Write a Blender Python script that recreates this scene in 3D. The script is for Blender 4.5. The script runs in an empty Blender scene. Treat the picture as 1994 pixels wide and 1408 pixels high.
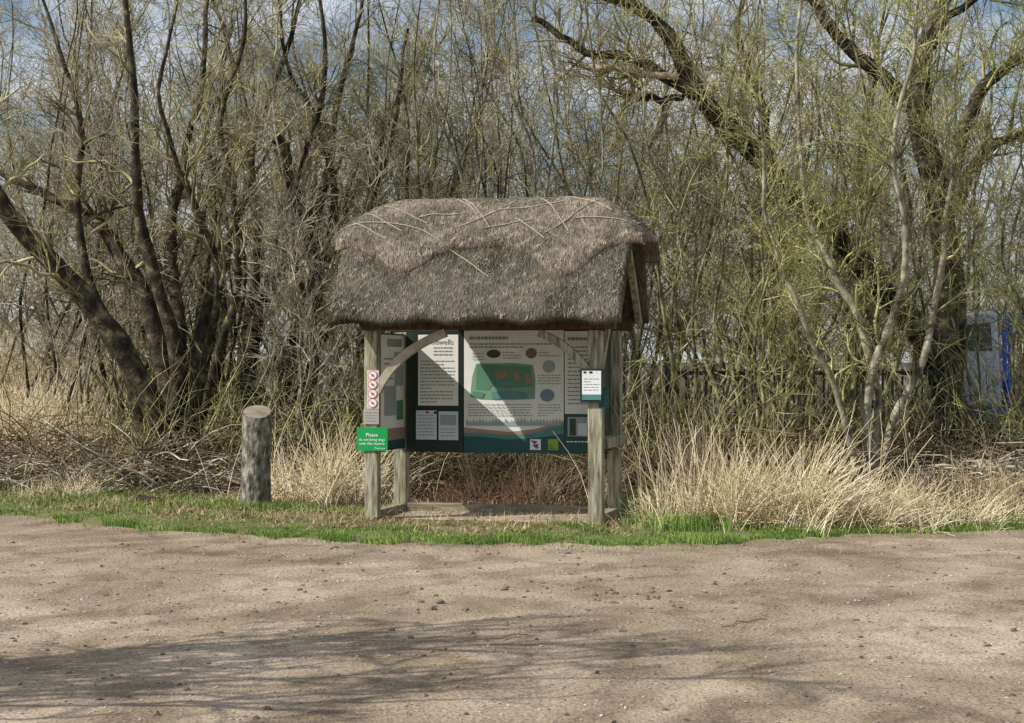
import bpy, math, random
import numpy as np
from mathutils import Vector
from mathutils import noise as mn
random.seed(5)
rng = np.random.default_rng(11)
S = bpy.context.scene
COL = S.collection
F = 3650.0; CX = 997.0; CY = 704.0; H = 1.6
def at(px, py, Y): return np.array([(px-CX)/F*Y, Y, H-(py-CY)/F*Y])
def R(d): return math.radians(d)

# ------------------------------------------------------------------ materials
def mat(name, cols, scale=5.0, rough=.9, bump=0.0, bscale=None, stretch=(1,1,1), detail=6, pos=None, spec=.2, dist=0.0):
    m = bpy.data.materials.new(name); m.use_nodes = True
    nt = m.node_tree; N = nt.nodes; L = nt.links
    b = N['Principled BSDF']; b.inputs['Roughness'].default_value = rough
    b.inputs['Specular IOR Level'].default_value = spec
    tc = N.new('ShaderNodeTexCoord'); mp = N.new('ShaderNodeMapping')
    mp.inputs['Scale'].default_value = stretch
    L.new(tc.outputs['Object'], mp.inputs['Vector'])
    no = N.new('ShaderNodeTexNoise'); no.inputs['Scale'].default_value = scale; no.inputs['Detail'].default_value = detail
    no.inputs['Distortion'].default_value = dist
    L.new(mp.outputs[0], no.inputs['Vector'])
    cr = N.new('ShaderNodeValToRGB'); el = cr.color_ramp.elements
    n = len(cols)
    ps = pos or [0.3+0.4*i/(max(1, n-1)) for i in range(n)]
    el[0].position = ps[0]; el[0].color = (*cols[0], 1)
    el[1].position = ps[-1]; el[1].color = (*cols[-1], 1)
    for i in range(1, n-1):
        e = el.new(ps[i]); e.color = (*cols[i], 1)
    L.new(no.outputs['Fac'], cr.inputs[0]); L.new(cr.outputs[0], b.inputs['Base Color'])
    if bump:
        n2 = N.new('ShaderNodeTexNoise'); n2.inputs['Scale'].default_value = bscale or scale*4; n2.inputs['Detail'].default_value = 8
        L.new(mp.outputs[0], n2.inputs['Vector'])
        bp = N.new('ShaderNodeBump'); bp.inputs['Strength'].default_value = 1.0; bp.inputs['Distance'].default_value = bump
        L.new(n2.outputs['Fac'], bp.inputs['Height']); L.new(bp.outputs[0], b.inputs['Normal'])
    return m
M = {}
M['bark'] = mat('dark_bark', [(.025,.021,.015),(.075,.06,.04),(.25,.23,.12)], 7, bump=.02, bscale=26, pos=[.38,.56,.72])
M['bark_ol'] = mat('lichen_bark', [(.05,.042,.028),(.17,.155,.08),(.42,.41,.20)], 6, bump=.012, bscale=30, pos=[.32,.5,.68])
M['bark_gr'] = mat('grey_bark', [(.09,.075,.055),(.27,.245,.17),(.48,.46,.33)], 6, bump=.008, bscale=30, pos=[.32,.5,.68])
M['twig_ol'] = mat('olive_twig', [(.10,.09,.045),(.31,.30,.115),(.60,.58,.27)], 2.2, pos=[.34,.5,.66])
M['twig_mx'] = mat('mossy_twig', [(.08,.067,.038),(.28,.255,.13),(.60,.55,.31)], 2.0, pos=[.34,.5,.66])
M['twig_gr'] = mat('grey_twig', [(.10,.083,.058),(.34,.30,.215),(.66,.60,.46)], 2.2, pos=[.34,.5,.66])
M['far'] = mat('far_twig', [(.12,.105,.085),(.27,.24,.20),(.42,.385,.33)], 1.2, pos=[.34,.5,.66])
M['bud'] = mat('spring_bud', [(.30,.31,.08),(.55,.55,.22)], 9)
M['deadwood'] = mat('dead_wood', [(.45,.33,.22),(.6,.5,.36)], 12)
M['straw'] = mat('dry_straw', [(.50,.38,.21),(.82,.69,.45),(.93,.84,.63)], 5, pos=[.3,.5,.7])
M['straw_dk'] = mat('dull_straw', [(.16,.11,.058),(.42,.32,.18),(.68,.55,.34)], 3, pos=[.3,.5,.7])
M['under'] = mat('undergrowth_stem', [(.035,.027,.016),(.12,.088,.047),(.38,.30,.17)], 1.5, pos=[.35,.5,.68])
M['rust'] = mat('brown_bracken', [(.09,.05,.028),(.24,.14,.08)], 6)
M['grass'] = mat('green_grass', [(.09,.16,.03),(.18,.285,.055),(.34,.41,.12)], 2.2, pos=[.32,.5,.68])
M['soil'] = mat('leaf_litter_soil', [(.03,.023,.015),(.08,.06,.036),(.20,.15,.088)], 1.6, bump=.05, bscale=9, pos=[.32,.5,.68])
M['verge'] = mat('verge_turf', [(.08,.09,.03),(.15,.155,.055),(.24,.20,.12)], 1.8, bump=.02, bscale=20, pos=[.34,.5,.66])
M['wood'] = mat('weathered_timber', [(.13,.115,.075),(.31,.285,.195),(.48,.45,.34)], 6, bump=.006, bscale=25, stretch=(6,6,.7), pos=[.32,.5,.66])
M['wood_h'] = mat('weathered_rail', [(.15,.125,.08),(.30,.265,.18),(.44,.40,.29)], 5, bump=.004, bscale=25, stretch=(.7,6,6))
M['wood_sunlit'] = mat('sunlit_brace_timber', [(.26,.225,.155),(.48,.43,.33)], 7, bump=.004)  # left brace only: sunlight falling on it is put into this paler colour
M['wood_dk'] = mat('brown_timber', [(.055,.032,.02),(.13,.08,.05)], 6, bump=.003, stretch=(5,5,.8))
M['slab'] = mat('pale_earth_floor', [(.33,.27,.19),(.50,.42,.30)], 4, bump=.01)
def thatchmat(name, cols):
    m = mat(name, cols, 40, rough=1, bump=.022, bscale=60, stretch=(1.9,.45,.45), pos=[.27,.44,.57,.74], spec=.05, detail=5)
    nt = m.node_tree; N = nt.nodes; L = nt.links
    b = N['Principled BSDF']; cr = [n for n in N if n.type == 'VALTORGB'][0]
    tc = [n for n in N if n.type == 'TEX_COORD'][0]
    n3 = N.new('ShaderNodeTexNoise'); n3.inputs['Scale'].default_value = 2.6; n3.inputs['Detail'].default_value = 9
    L.new(tc.outputs['Object'], n3.inputs['Vector'])
    c3 = N.new('ShaderNodeValToRGB'); c3.color_ramp.elements[0].position = .36; c3.color_ramp.elements[0].color = (.50,.52,.43,1)
    c3.color_ramp.elements[1].position = .62; c3.color_ramp.elements[1].color = (1.25,1.18,1.10,1)
    L.new(n3.outputs['Fac'], c3.inputs[0])
    mx = N.new('ShaderNodeMix'); mx.data_type = 'RGBA'; mx.blend_type = 'MULTIPLY'; mx.inputs['Factor'].default_value = 1
    L.new(cr.outputs[0], mx.inputs['A']); L.new(c3.outputs[0], mx.inputs['B']); L.new(mx.outputs['Result'], b.inputs['Base Color'])
    return m
M['thatch'] = thatchmat('grey_thatch', [(.045,.041,.034),(.10,.094,.078),(.15,.14,.118),(.26,.24,.20)])
M['thatch_cap'] = thatchmat('brown_thatch', [(.09,.075,.06),(.21,.18,.145),(.30,.262,.215),(.47,.415,.345)])
M['reed_end'] = mat('thatch_reed', [(.09,.08,.062),(.22,.195,.15),(.56,.49,.39)], 14, pos=[.3,.52,.7])
M['spar'] = mat('hazel_spar', [(.36,.32,.26),(.54,.49,.40)], 8)
def flat(name, c, rough=.5, spec=.3):
    return mat(name, [tuple(x*.9 for x in c), tuple(min(1, x*1.06) for x in c)], 3, rough=rough, spec=spec)
M['cream'] = flat('cream_panel', (.86,.86,.81)); M['white'] = flat('white_sign', (.84,.85,.86)); M['paper'] = flat('blue_white_paper', (.66,.72,.80))
M['teal'] = flat('dark_teal', (.02,.09,.095)); M['tealm'] = flat('mid_teal', (.09,.24,.22)); M['pink'] = flat('dusty_pink', (.36,.25,.21)); M['strip'] = flat('pale_strip', (.72,.62,.56))
M['mapgr'] = flat('map_green', (.11,.26,.17)); M['maplt'] = flat('map_pale_green', (.20,.37,.25)); M['mapor'] = flat('map_dull_red', (.30,.23,.16)); M['wateg'] = flat('map_water', (.12,.27,.27))
M['brownp'] = flat('photo_brown', (.24,.13,.09)); M['greyp'] = flat('photo_grey', (.36,.41,.42)); M['bluep'] = flat('photo_blue', (.17,.27,.38)); M['dkgr'] = flat('photo_dark_green', (.05,.075,.04))
M['ink'] = flat('grey_ink', (.25,.26,.25)); M['frame'] = flat('dark_green_frame', (.02,.035,.03), .4)
M['signgr'] = flat('bright_green_sign', (.012,.33,.08), .4); M['lime'] = flat('lime_square', (.27,.42,.06)); M['magenta'] = flat('magenta_mark', (.35,.06,.17)); M['navy'] = flat('navy_mark', (.05,.06,.25))
M['red'] = flat('red_ring', (.70,.04,.03)); M['plaque'] = flat('weathered_plaque', (.42,.38,.36)); M['black'] = flat('black_mark', (.02,.02,.02))
M['pdark'] = flat('dark_panel_back', (.03,.045,.03)); M['blue'] = flat('blue_paint', (.02,.13,.55), .5, .4); M['vwhite'] = flat('white_paint', (.70,.77,.88), .4, .5)
M['glass'] = flat('dark_glass', (.04,.06,.08), .15, .6); M['tyre'] = flat('black_tyre', (.02,.02,.02), .9); M['steel'] = flat('dark_steel', (.03,.035,.04), .6)
M['stumpbark'] = mat('stump_bark', [(.06,.053,.042),(.19,.172,.14),(.40,.375,.32)], 18, bump=.03, bscale=26, stretch=(1,1,.5), pos=[.34,.5,.66])
M['stumptop'] = mat('sawn_wood', [(.19,.16,.11),(.36,.32,.24)], 7, bump=.003)
M['stone'] = mat('pale_stone', [(.26,.21,.16),(.40,.34,.27),(.62,.58,.52)], .9, pos=[.3,.5,.7], detail=3)
M['clod'] = mat('brown_clod', [(.13,.098,.07),(.27,.212,.155)], 9, bump=.01)
M['darklog'] = mat('rotten_log', [(.03,.018,.012),(.08,.05,.035)], 9, bump=.01)
M['litter'] = mat('dead_leaf', [(.13,.075,.035),(.30,.20,.10),(.48,.37,.22)], 2.3, pos=[.3,.5,.7])
def gravel():
    m = bpy.data.materials.new('brown_gravel'); m.use_nodes = True
    nt = m.node_tree; N = nt.nodes; L = nt.links; b = N['Principled BSDF']; b.inputs['Roughness'].default_value = .95; b.inputs['Specular IOR Level'].default_value = .1
    tc = N.new('ShaderNodeTexCoord')
    def noise(s, d=6, st=(1,1,1), dist=0):
        mp = N.new('ShaderNodeMapping'); mp.inputs['Scale'].default_value = st; L.new(tc.outputs['Object'], mp.inputs[0])
        n = N.new('ShaderNodeTexNoise'); n.inputs['Scale'].default_value = s; n.inputs['Detail'].default_value = d; n.inputs['Distortion'].default_value = dist; L.new(mp.outputs[0], n.inputs['Vector']); return n.outputs['Fac']
    def ramp(fac, stops):
        c = N.new('ShaderNodeValToRGB'); e = c.color_ramp.elements
        e[0].position, e[0].color = stops[0][0], (*stops[0][1],1); e[1].position, e[1].color = stops[-1][0], (*stops[-1][1],1)
        for p, cc in stops[1:-1]:
            x = e.new(p); x.color = (*cc,1)
        L.new(fac, c.inputs[0]); return c.outputs[0]
    def mix(t, f, A, B):
        x = N.new('ShaderNodeMix'); x.data_type = 'RGBA'; x.blend_type = t; x.inputs['Factor'].default_value = f; L.new(A, x.inputs['A']); L.new(B, x.inputs['B']); return x.outputs['Result']
    base = ramp(noise(.5, 8, (1,.6,1), .8), [(.32,(.245,.188,.128)),(.48,(.335,.263,.185)),(.68,(.45,.365,.268))])
    fine = ramp(noise(70, 5, (1,.5,1)), [(.33,(.62,.60,.57)),(.5,(1,1,1)),(.68,(1.28,1.26,1.23))])
    mid = ramp(noise(2.6, 12, (1,.6,1), .6), [(.36,(.72,.70,.675)),(.5,(1,1,1)),(.66,(1.12,1.12,1.12))])
    vo = N.new('ShaderNodeTexVoronoi'); vo.inputs['Scale'].default_value = 22; mpv=N.new('ShaderNodeMapping'); mpv.inputs['Scale'].default_value=(1,.6,1); L.new(tc.outputs['Object'], mpv.inputs[0]); L.new(mpv.outputs[0], vo.inputs['Vector'])
    sp = ramp(vo.outputs['Distance'], [(.05,(1.6,1.58,1.55)),(.12,(1,1,1))])
    vm = N.new('ShaderNodeVectorMath'); vm.operation='DISTANCE'; vm.inputs[1].default_value=(7.0,4.0,0); L.new(tc.outputs['Object'], vm.inputs[0])
    nz = N.new('ShaderNodeMath'); nz.operation='MULTIPLY'; nz.inputs[1].default_value=1.6; L.new(noise(.45,4), nz.inputs[0])
    ad = N.new('ShaderNodeMath'); ad.operation='ADD'; L.new(vm.outputs['Value'], ad.inputs[0]); L.new(nz.outputs[0], ad.inputs[1])
    mu = N.new('ShaderNodeMath'); mu.operation='MULTIPLY'; L.new(ad.outputs[0], mu.inputs[0]); mu.inputs[1].default_value=7.5
    sn = N.new('ShaderNodeMath'); sn.operation='SINE'; L.new(mu.outputs[0], sn.inputs[0])
    rings = ramp(sn.outputs[0], [(0,(.80,.785,.765)),(.45,(1.04,1.04,1.04))])
    mk = ramp(noise(.33, 3), [(.42,(0,0,0)),(.58,(1,1,1))])
    rm = N.new('ShaderNodeMix'); rm.data_type='RGBA'; rm.inputs['A'].default_value=(1,1,1,1); L.new(mk, rm.inputs['Factor']); L.new(rings, rm.inputs['B'])
    c = mix('MULTIPLY', 1, base, fine); c = mix('MULTIPLY', 1, c, mid); c = mix('MULTIPLY', .6, c, sp); c = mix('MULTIPLY', 1, c, rm.outputs['Result'])
    L.new(c, b.inputs['Base Color'])
    bp = N.new('ShaderNodeBump'); bp.inputs['Strength'].default_value = 1; bp.inputs['Distance'].default_value = .012
    L.new(noise(30, 9), bp.inputs['Height']); L.new(bp.outputs[0], b.inputs['Normal'])
    return m
M['gravel'] = gravel()

# ------------------------------------------------------------------ helpers
def nmesh(name, V, faces_list, mats, parent=None, smooth=True, loc=None, mi=None):
    me = bpy.data.meshes.new(name); V = np.asarray(V, dtype=np.float32)
    me.vertices.add(len(V)); me.vertices.foreach_set('co', V.ravel())
    loops = np.concatenate([f.ravel() for f in faces_list]).astype(np.int32)
    cnt = np.concatenate([np.full(len(f), f.shape[1]) for f in faces_list]).astype(np.int32)
    st = np.concatenate([[0], np.cumsum(cnt)[:-1]]).astype(np.int32)
    me.loops.add(len(loops)); me.loops.foreach_set('vertex_index', loops)
    me.polygons.add(len(cnt)); me.polygons.foreach_set('loop_start', st)
    me.polygons.foreach_set('use_smooth', np.full(len(cnt), smooth, dtype=bool))
    for m in (mats if isinstance(mats, list) else [mats]): me.materials.append(m)
    if mi is not None: me.polygons.foreach_set('material_index', np.asarray(mi, dtype=np.int32))
    me.update(calc_edges=True)
    o = bpy.data.objects.new(name, me); COL.objects.link(o)
    if parent is not None: o.parent = parent
    if loc is not None: o.location = loc
    return o
def tag(o, label, cat, group=None, kind=None):
    if label: o['label'] = label
    if cat: o['category'] = cat
    if group: o['group'] = group
    if kind: o['kind'] = kind
    return o
def empty(name, loc, label, cat, group=None, rz=0):
    o = bpy.data.objects.new(name, None); o.location = loc; o.rotation_euler = (0,0,rz); COL.objects.link(o)
    return tag(o, label, cat, group)
def nrm(a): return a/np.maximum(np.linalg.norm(a, axis=-1, keepdims=True), 1e-9)
def tube_geo(P, Rr, sides=3):
    N_, n, _ = P.shape
    T = np.empty_like(P); T[:,0] = P[:,1]-P[:,0]; T[:,-1] = P[:,-1]-P[:,-2]
    if n > 2: T[:,1:-1] = P[:,2:]-P[:,:-2]
    T = nrm(T); md = np.abs(P[:,-1]-P[:,0]); k = np.argmin(md, axis=1)
    ref = np.zeros((N_,3)); ref[np.arange(N_), k] = 1
    u = nrm(np.cross(T, ref[:,None,:])); v = np.cross(T, u)
    a = np.arange(sides)*2*math.pi/sides
    V = P[:,:,None,:] + Rr[:,:,None,None]*(np.cos(a)[None,None,:,None]*u[:,:,None,:] + np.sin(a)[None,None,:,None]*v[:,:,None,:])
    idx = np.arange(N_*n*sides).reshape(N_, n, sides)
    A = idx[:,:-1,:]; B = idx[:,1:,:]
    q = np.stack([A, np.roll(A,-1,axis=2), np.roll(B,-1,axis=2), B], axis=-1).reshape(-1,4)
    return V.reshape(-1,3), q
def tubes(name, batches, m, parent=None, off=None, extra=None):
    Vs=[]; Fs=[]; o=0; mi=[]
    for P, Rr, s in batches:
        V, q = tube_geo(P, Rr, s); Vs.append(V); Fs.append(q+o); o += len(V); mi.append(np.zeros(len(q)))
    mats=[m]
    if extra is not None:
        V, q, m2 = extra; Vs.append(V); Fs.append(q+o); mi.append(np.ones(len(q))); mats.append(m2)
    V = np.concatenate(Vs)
    if off is not None: V = V-np.asarray(off)
    return nmesh(name, V, Fs, mats, parent, mi=np.concatenate(mi))
def spawn(P, Rr, k, L, m, spread, up, wander, rf, t0=.15, rmin=.003, taper=.35, rmax=.05):
    N_, n, _ = P.shape
    t = (t0+(1-t0)*rng.random((N_,k)))*(n-1.001); i = np.floor(t).astype(int); f = (t-i)[...,None]
    ar = np.arange(N_)[:,None]
    b = P[ar,i]*(1-f)+P[ar,i+1]*f; tan = nrm(P[ar,i+1]-P[ar,i]); r = (Rr[ar,i]*(1-f[...,0])+Rr[ar,i+1]*f[...,0])
    q = rng.normal(size=(N_,k,3)); q -= (q*tan).sum(-1,keepdims=True)*tan; q = nrm(q)
    z = np.array([0,0,1.])
    sp = spread*rng.uniform(.75,1.25,(N_,k,1))
    d = nrm(tan*(1-sp)+q*sp+up*z)
    ln = rng.uniform(L[0],L[1],(N_,k))*(1-.45*t/(n-1)); st = (ln/(m-1))[...,None]
    pts=[b]; p=b
    for j in range(m-1):
        p = p+d*st; pts.append(p); d = nrm(d+rng.normal(size=d.shape)*wander+up*.35*z)
    Q = np.stack(pts, axis=2).reshape(N_*k, m, 3)
    r0 = np.clip(r*rf, rmin, rmax).reshape(-1,1)
    return Q, np.maximum(r0*np.linspace(1,taper,m)[None,:], rmin*.6)
def resample(pts, rad, n=26, jit=.03):
    pts = np.asarray(pts, float); rad = np.asarray(rad, float)
    e = np.concatenate([[2*pts[0]-pts[1]], pts, [2*pts[-1]-pts[-2]]]); K = len(pts)-1
    out=[]; rr=[]
    for j in range(n):
        u = j/(n-1)*K; i = min(int(u), K-1); f = u-i
        p0,p1,p2,p3 = e[i],e[i+1],e[i+2],e[i+3]
        out.append(.5*((2*p1)+(-p0+p2)*f+(2*p0-5*p1+4*p2-p3)*f*f+(-p0+3*p1-3*p2+p3)*f**3)); rr.append(rad[i]*(1-f)+rad[i+1]*f)
    out = np.array(out); nz = rng.normal(size=out.shape)*jit; nz[0]=0
    nz[1:-1] = (nz[:-2]+nz[1:-1]*2+nz[2:])/4
    rr = np.array(rr)*(1+rng.normal(size=n)*.06)
    return out+nz, rr
def leaf_geo(P, n, size):
    i = rng.integers(0, len(P), n); f = rng.random((n,1)); c = P[i,0]*(1-f)+P[i,-1]*f + rng.normal(size=(n,3))*.008
    a = nrm(rng.normal(size=(n,3))); b = nrm(np.cross(a, rng.normal(size=(n,3)))); s = rng.uniform(.5,1,(n,1))*size
    V = np.stack([c-a*s, c+b*s*.45, c+a*s, c-b*s*.45], axis=1).reshape(-1,3)
    return V, np.arange(4*n).reshape(n,4)
def tree(name, label, cat, base, stems, bark, twig, group=None, k1=16, k2=6, k3=5, L1=(.7,1.9), L2=(.35,.9), L3=(.14,.42), up=.16, buds=0, t0=.22, own=None, rm=1.0, wander=.22, bs=.02):
    base = np.asarray(base, float); root = empty(name, base, label, cat, group)
    Ps=[]; Rs=[]
    for si, (p, r) in enumerate(stems):
        P, Rr = resample(p, r); Ps.append(P); Rs.append(Rr)
        bm_ = own[si] if own and own.get(si) else bark
        nm = 'broken_branch' if own and own.get(si) else 'stem'
        tubes(nm, [(P[None], Rr[None], 9)], bm_, root, base)
    Ps = np.stack(Ps); Rs = np.stack(Rs)
    A = spawn(Ps, Rs, k1, L1, 7, .6, up, wander, .45, t0=t0, rmin=.008*rm, rmax=.03)
    B = spawn(*A, k2, L2, 5, .55, up*.8, wander*.8, .55, rmin=.0048*rm)
    C = spawn(*B, k3, L3, 3, .5, up*.8, .12, .6, rmin=.003*rm)
    D = spawn(Ps, Rs, k1, (.2,.9), 4, .7, up, .2, .2, t0=.1, rmin=.004, rmax=.008)
    lg = (*leaf_geo(C[0], buds, bs), M['bud']) if buds else None
    tubes('crown', [(*A,4),(*B,3),(*C,3),(*D,3)], twig, root, base, extra=lg)
    return root
def pxstem(pts, Y, dy=0.0, ws=1.0):
    n=len(pts); P=[]; r=[]
    for i,(x,y,w) in enumerate(pts):
        f=i/(n-1); YY=Y+dy*f; P.append(at(x,y,YY)); r.append(w*ws*YY/F)
    P[0][2] = min(P[0][2], 0.0)
    return P, r
def shrub(x, y, n, h, spread, r):
    out=[]
    for i in range(n):
        a = random.uniform(0,2*math.pi); hh = h*random.uniform(.65,1.1); sp = spread*random.uniform(.15,1.25)
        p = np.array([x+math.cos(a)*.16, y+math.sin(a)*.16, -.02]); d = np.array([math.cos(a)*sp, math.sin(a)*sp, 1.0])
        pts=[p.copy()]
        for j in range(6):
            dd = d+np.array([random.gauss(0,.20),random.gauss(0,.20),0]); p = p+nrm(dd)*hh/6; pts.append(p.copy()); d = d*np.array([.95,.95,1])
        rr = r*random.uniform(.6,1.15); out.append((pts, list(np.linspace(rr, rr*.18, 7))))
    return out

# ------------------------------------------------------------------ ground
gxp = np.array([-14,-9.5,-7.2,-5.3,-3.37,-1.81,-.43,1.12,2.29,3.59,4.89,8,14]); gyp = np.array([29,24,21.2,19.4,17.64,16.64,16.3,16.18,16.64,17.38,17.9,19,21])
def edge(x): return np.interp(x, gxp, gyp)
def wob(x): return .10*np.sin(x*2.3+1)+.06*np.sin(x*6.1)+.04*np.sin(x*13.7+2)
def grid(name, xs, Yfun, m, zf, kind_label):
    nx=len(xs); Ys=[Yfun(x) for x in xs]; ny=len(Ys[0]); V=np.zeros((nx,ny,3))
    for i,x in enumerate(xs):
        V[i,:,0]=x; V[i,:,1]=Ys[i]
    V[:,:,2]=zf(V[:,:,0],V[:,:,1]); idx=np.arange(nx*ny).reshape(nx,ny)
    q=np.stack([idx[:-1,:-1],idx[1:,:-1],idx[1:,1:],idx[:-1,1:]],axis=-1).reshape(-1,4)
    o=nmesh(name,V.reshape(-1,3),[q],m); o['kind']='structure'; o['label']=kind_label; return o
me = nmesh('ground', [(-3000,-3000,-.03),(3000,-3000,-.03),(3000,3000,-.03),(-3000,3000,-.03)], [np.array([[0,1,2,3]])], M['soil'], smooth=False)
me['kind']='structure'; me['label']='brown leaf-littered earth under and behind the bare thicket'
def n2(x,y,s,seed=0):
    return np.vectorize(lambda a,b: mn.noise((a*s+seed, b*s, seed)))(x,y)
def zg(X,Y):
    z = .006+.004*np.sin(X*1.1+Y*.7)*np.sin(Y*.9-X*.35)
    fine = (np.abs(X)<6)&(Y>7)&(Y<20)
    z = z+np.where(fine, .007*n2(X,Y,2.2,3)+.006*n2(X,Y,8,5), 0)
    return np.maximum(z, -.015)
xs = np.concatenate([np.linspace(-60,-14,12),np.linspace(-12,-6,20),np.linspace(-5.9,5.9,210),np.linspace(6,12,20),np.linspace(14,60,12)])
grid('gravel_track', xs, lambda x: np.concatenate([np.linspace(-40,6,12), np.linspace(7, edge(x)+.12+wob(x), 190)]), M['gravel'], zg, 'broad brown stony gravel track in the foreground')
def zv(X,Y):
    f = np.clip((Y-edge(X)-wob(X))/.5,0,1); return -.02+.05*f+.015*n2(X,Y,1.5,8)*f
grid('grass_verge', np.linspace(-13,13,180), lambda x: np.linspace(edge(x)-.02+wob(x), edge(x)+4.2, 26), M['verge'], zv, 'low turf verge between the gravel track and the thicket')

def blades(pos, h, w, lean=.4):
    n=len(pos); a=rng.random(n)*2*math.pi; d=np.stack([np.cos(a),np.sin(a),np.zeros(n)],1)
    b=rng.random(n)*2*math.pi; s=np.stack([np.cos(b),np.sin(b),np.zeros(n)],1); ln=(rng.random((n,1))*lean)
    h=h[:,None]; w=w[:,None]; z=np.array([0,0,1.])
    mid=pos+z*h*.55+d*h*ln*.4; tip=pos+z*h*(1-.25*ln)+d*h*ln*1.3
    V=np.stack([pos-s*w,pos+s*w,mid+s*w*.7,mid-s*w*.7,tip],1).reshape(-1,3); k=np.arange(n)[:,None]*5
    return V, (k+np.array([[0,1,2,3]])), (k+np.array([[3,2,4]]))
n=130000; X=rng.uniform(-9,9,n); dep=rng.random(n)**1.2
back = np.interp(X,[-9,-3.2,-2.6,-1.5,1.3,1.8,3,9],[3.2,2.9,2.5,2.0,1.9,1.3,1.0,1.2])
Yg = edge(X)+wob(X)-.06+dep*back
pn = np.vectorize(lambda a,b: mn.noise((a*1.3,b*1.3,2.))+.6*mn.noise((a*5,b*5,6.)))(X,Yg)+.08
th = np.vectorize(lambda a,b: mn.noise((a*.9,b*.9,9.)))(X,Yg)
ef = np.vectorize(lambda a: mn.noise((a*3,0,4.))+.5*mn.noise((a*11,0,1.)))(X)
keep = (pn > -.36+.6*dep-.35*np.exp(-((dep-.22)/.15)**2)) & (dep > .07+.18*ef) & ~((Yg>18.25-.24*(X+.28)) & (np.abs(X+.2)<1.15))
X,Yg,th=X[keep],Yg[keep],th[keep]
hh=rng.uniform(.015,.055,len(X))*(1+1.4*np.clip(th,0,1))
G=[(np.stack([X,Yg,np.full(len(X),.005)],1),hh,rng.uniform(.0025,.005,len(X)))]
ns_=1200; X=rng.uniform(-6,6,ns_); Yg=edge(X)+wob(X)-np.abs(rng.normal(size=ns_))*.22
G.append((np.stack([X,Yg,np.full(ns_,.005)],1),rng.uniform(.015,.04,ns_),rng.uniform(.0025,.004,ns_)))
def tuft(px,Y,n,sx,h):
    c=at(px,704,Y); x=c[0]+rng.normal(size=n)*sx; y=Y+rng.normal(size=n)*sx*.7
    G.append((np.stack([x,y,np.zeros(n)],1),rng.uniform(.4,1,n)*h,rng.uniform(.003,.006,n)))
for t in [(500,20.0,1200,.28,.14),(560,20.0,600,.2,.12),(1345,17.6,1200,.25,.24),(1290,18.2,600,.15,.28),(1240,19.6,700,.3,.3),(420,20.8,600,.4,.12),(80,22.2,1700,.7,.18),(200,21.8,900,.5,.16),(20,21.0,1200,.6,.1),(330,20.9,900,.6,.12),(1570,17.4,300,.2,.13),(1720,17.7,300,.3,.12),(1960,18.3,500,.4,.18),(650,19.6,500,.3,.12),(1110,18.0,250,.12,.10)]: tuft(*t)
P_=np.concatenate([g[0] for g in G]); V,q,t3=blades(P_,np.concatenate([g[1] for g in G]),np.concatenate([g[2] for g in G]))
tag(nmesh('grass',V,[q,t3],M['grass'],smooth=False),'short bright green grass along the edge of the gravel track','grass',kind='stuff')
n=24000; X=rng.uniform(-9,9,n); Yg=edge(X)+rng.uniform(.2,4.5,n)
V,q,t3=blades(np.stack([X,Yg,np.zeros(n)],1),rng.uniform(.03,.16,n)*np.clip((Yg-edge(X))/1.2,.3,1),rng.uniform(.003,.006,n),lean=1.8)
tag(nmesh('dry_grass',V,[q,t3],M['straw_dk'],smooth=False),'flattened dry grass and stalks behind the green verge','dry grass',kind='stuff')
n=30000; X=rng.uniform(-13,13,n); Yg=edge(X)+rng.uniform(.9,14,n); c=np.stack([X,Yg,rng.uniform(.005,.05,n)],1)
a=nrm(rng.normal(size=(n,3))*np.array([1,1,.35])); b=nrm(np.cross(a,rng.normal(size=(n,3)))); s=rng.uniform(.015,.04,(n,1))
V=np.stack([c-a*s,c+b*s*.6,c+a*s,c-b*s*.6],1).reshape(-1,3)
tag(nmesh('leaf_litter',V,[np.arange(4*n).reshape(n,4)],M['litter'],smooth=False),'brown dead leaves lying under the bare shrubs','dead leaves',kind='stuff')
ph=(1+5**.5)/2
ico=np.array([(-1,ph,0),(1,ph,0),(-1,-ph,0),(1,-ph,0),(0,-1,ph),(0,1,ph),(0,-1,-ph),(0,1,-ph),(ph,0,-1),(ph,0,1),(-ph,0,-1),(-ph,0,1)],float)/1.9
icf=np.array([(0,11,5),(0,5,1),(0,1,7),(0,7,10),(0,10,11),(1,5,9),(5,11,4),(11,10,2),(10,7,6),(7,1,8),(3,9,4),(3,4,2),(3,2,6),(3,6,8),(3,8,9),(4,9,5),(2,4,11),(6,2,10),(8,6,7),(9,8,1)])
def stones(name,pos,size,m):
    n=len(pos); sc=rng.uniform(.6,1.3,(n,1,3))*np.array([1.1,1.1,.6]); a=rng.random(n)*6.28
    v=ico[None]*sc*(1+rng.normal(size=(n,12,1))*.16)*size[:,None,None]; c,s=np.cos(a)[:,None],np.sin(a)[:,None]
    v=np.stack([v[...,0]*c-v[...,1]*s,v[...,0]*s+v[...,1]*c,v[...,2]],-1)+pos[:,None,:]
    return nmesh(name,v.reshape(-1,3),[(icf[None]+12*np.arange(n)[:,None,None]).reshape(-1,3)],m,smooth=False)
n=6500; Y=7.5+9.5*rng.random(n)**.8; X=rng.uniform(-.33,.33,n)*Y; k=Y<edge(X)+.1; X,Y=X[k],Y[k]
pz=zg(X,Y)+.003; sz=.003+.009*rng.random(len(X))**4
tag(stones('pebbles',np.stack([X,Y,pz],1),sz,M['stone']),'small pale pebbles scattered over the gravel track','pebbles',kind='stuff')
n=1300; Y=7.5+9.0*rng.random(n)**.7; X=rng.uniform(-.33,.33,n)*Y
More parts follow.
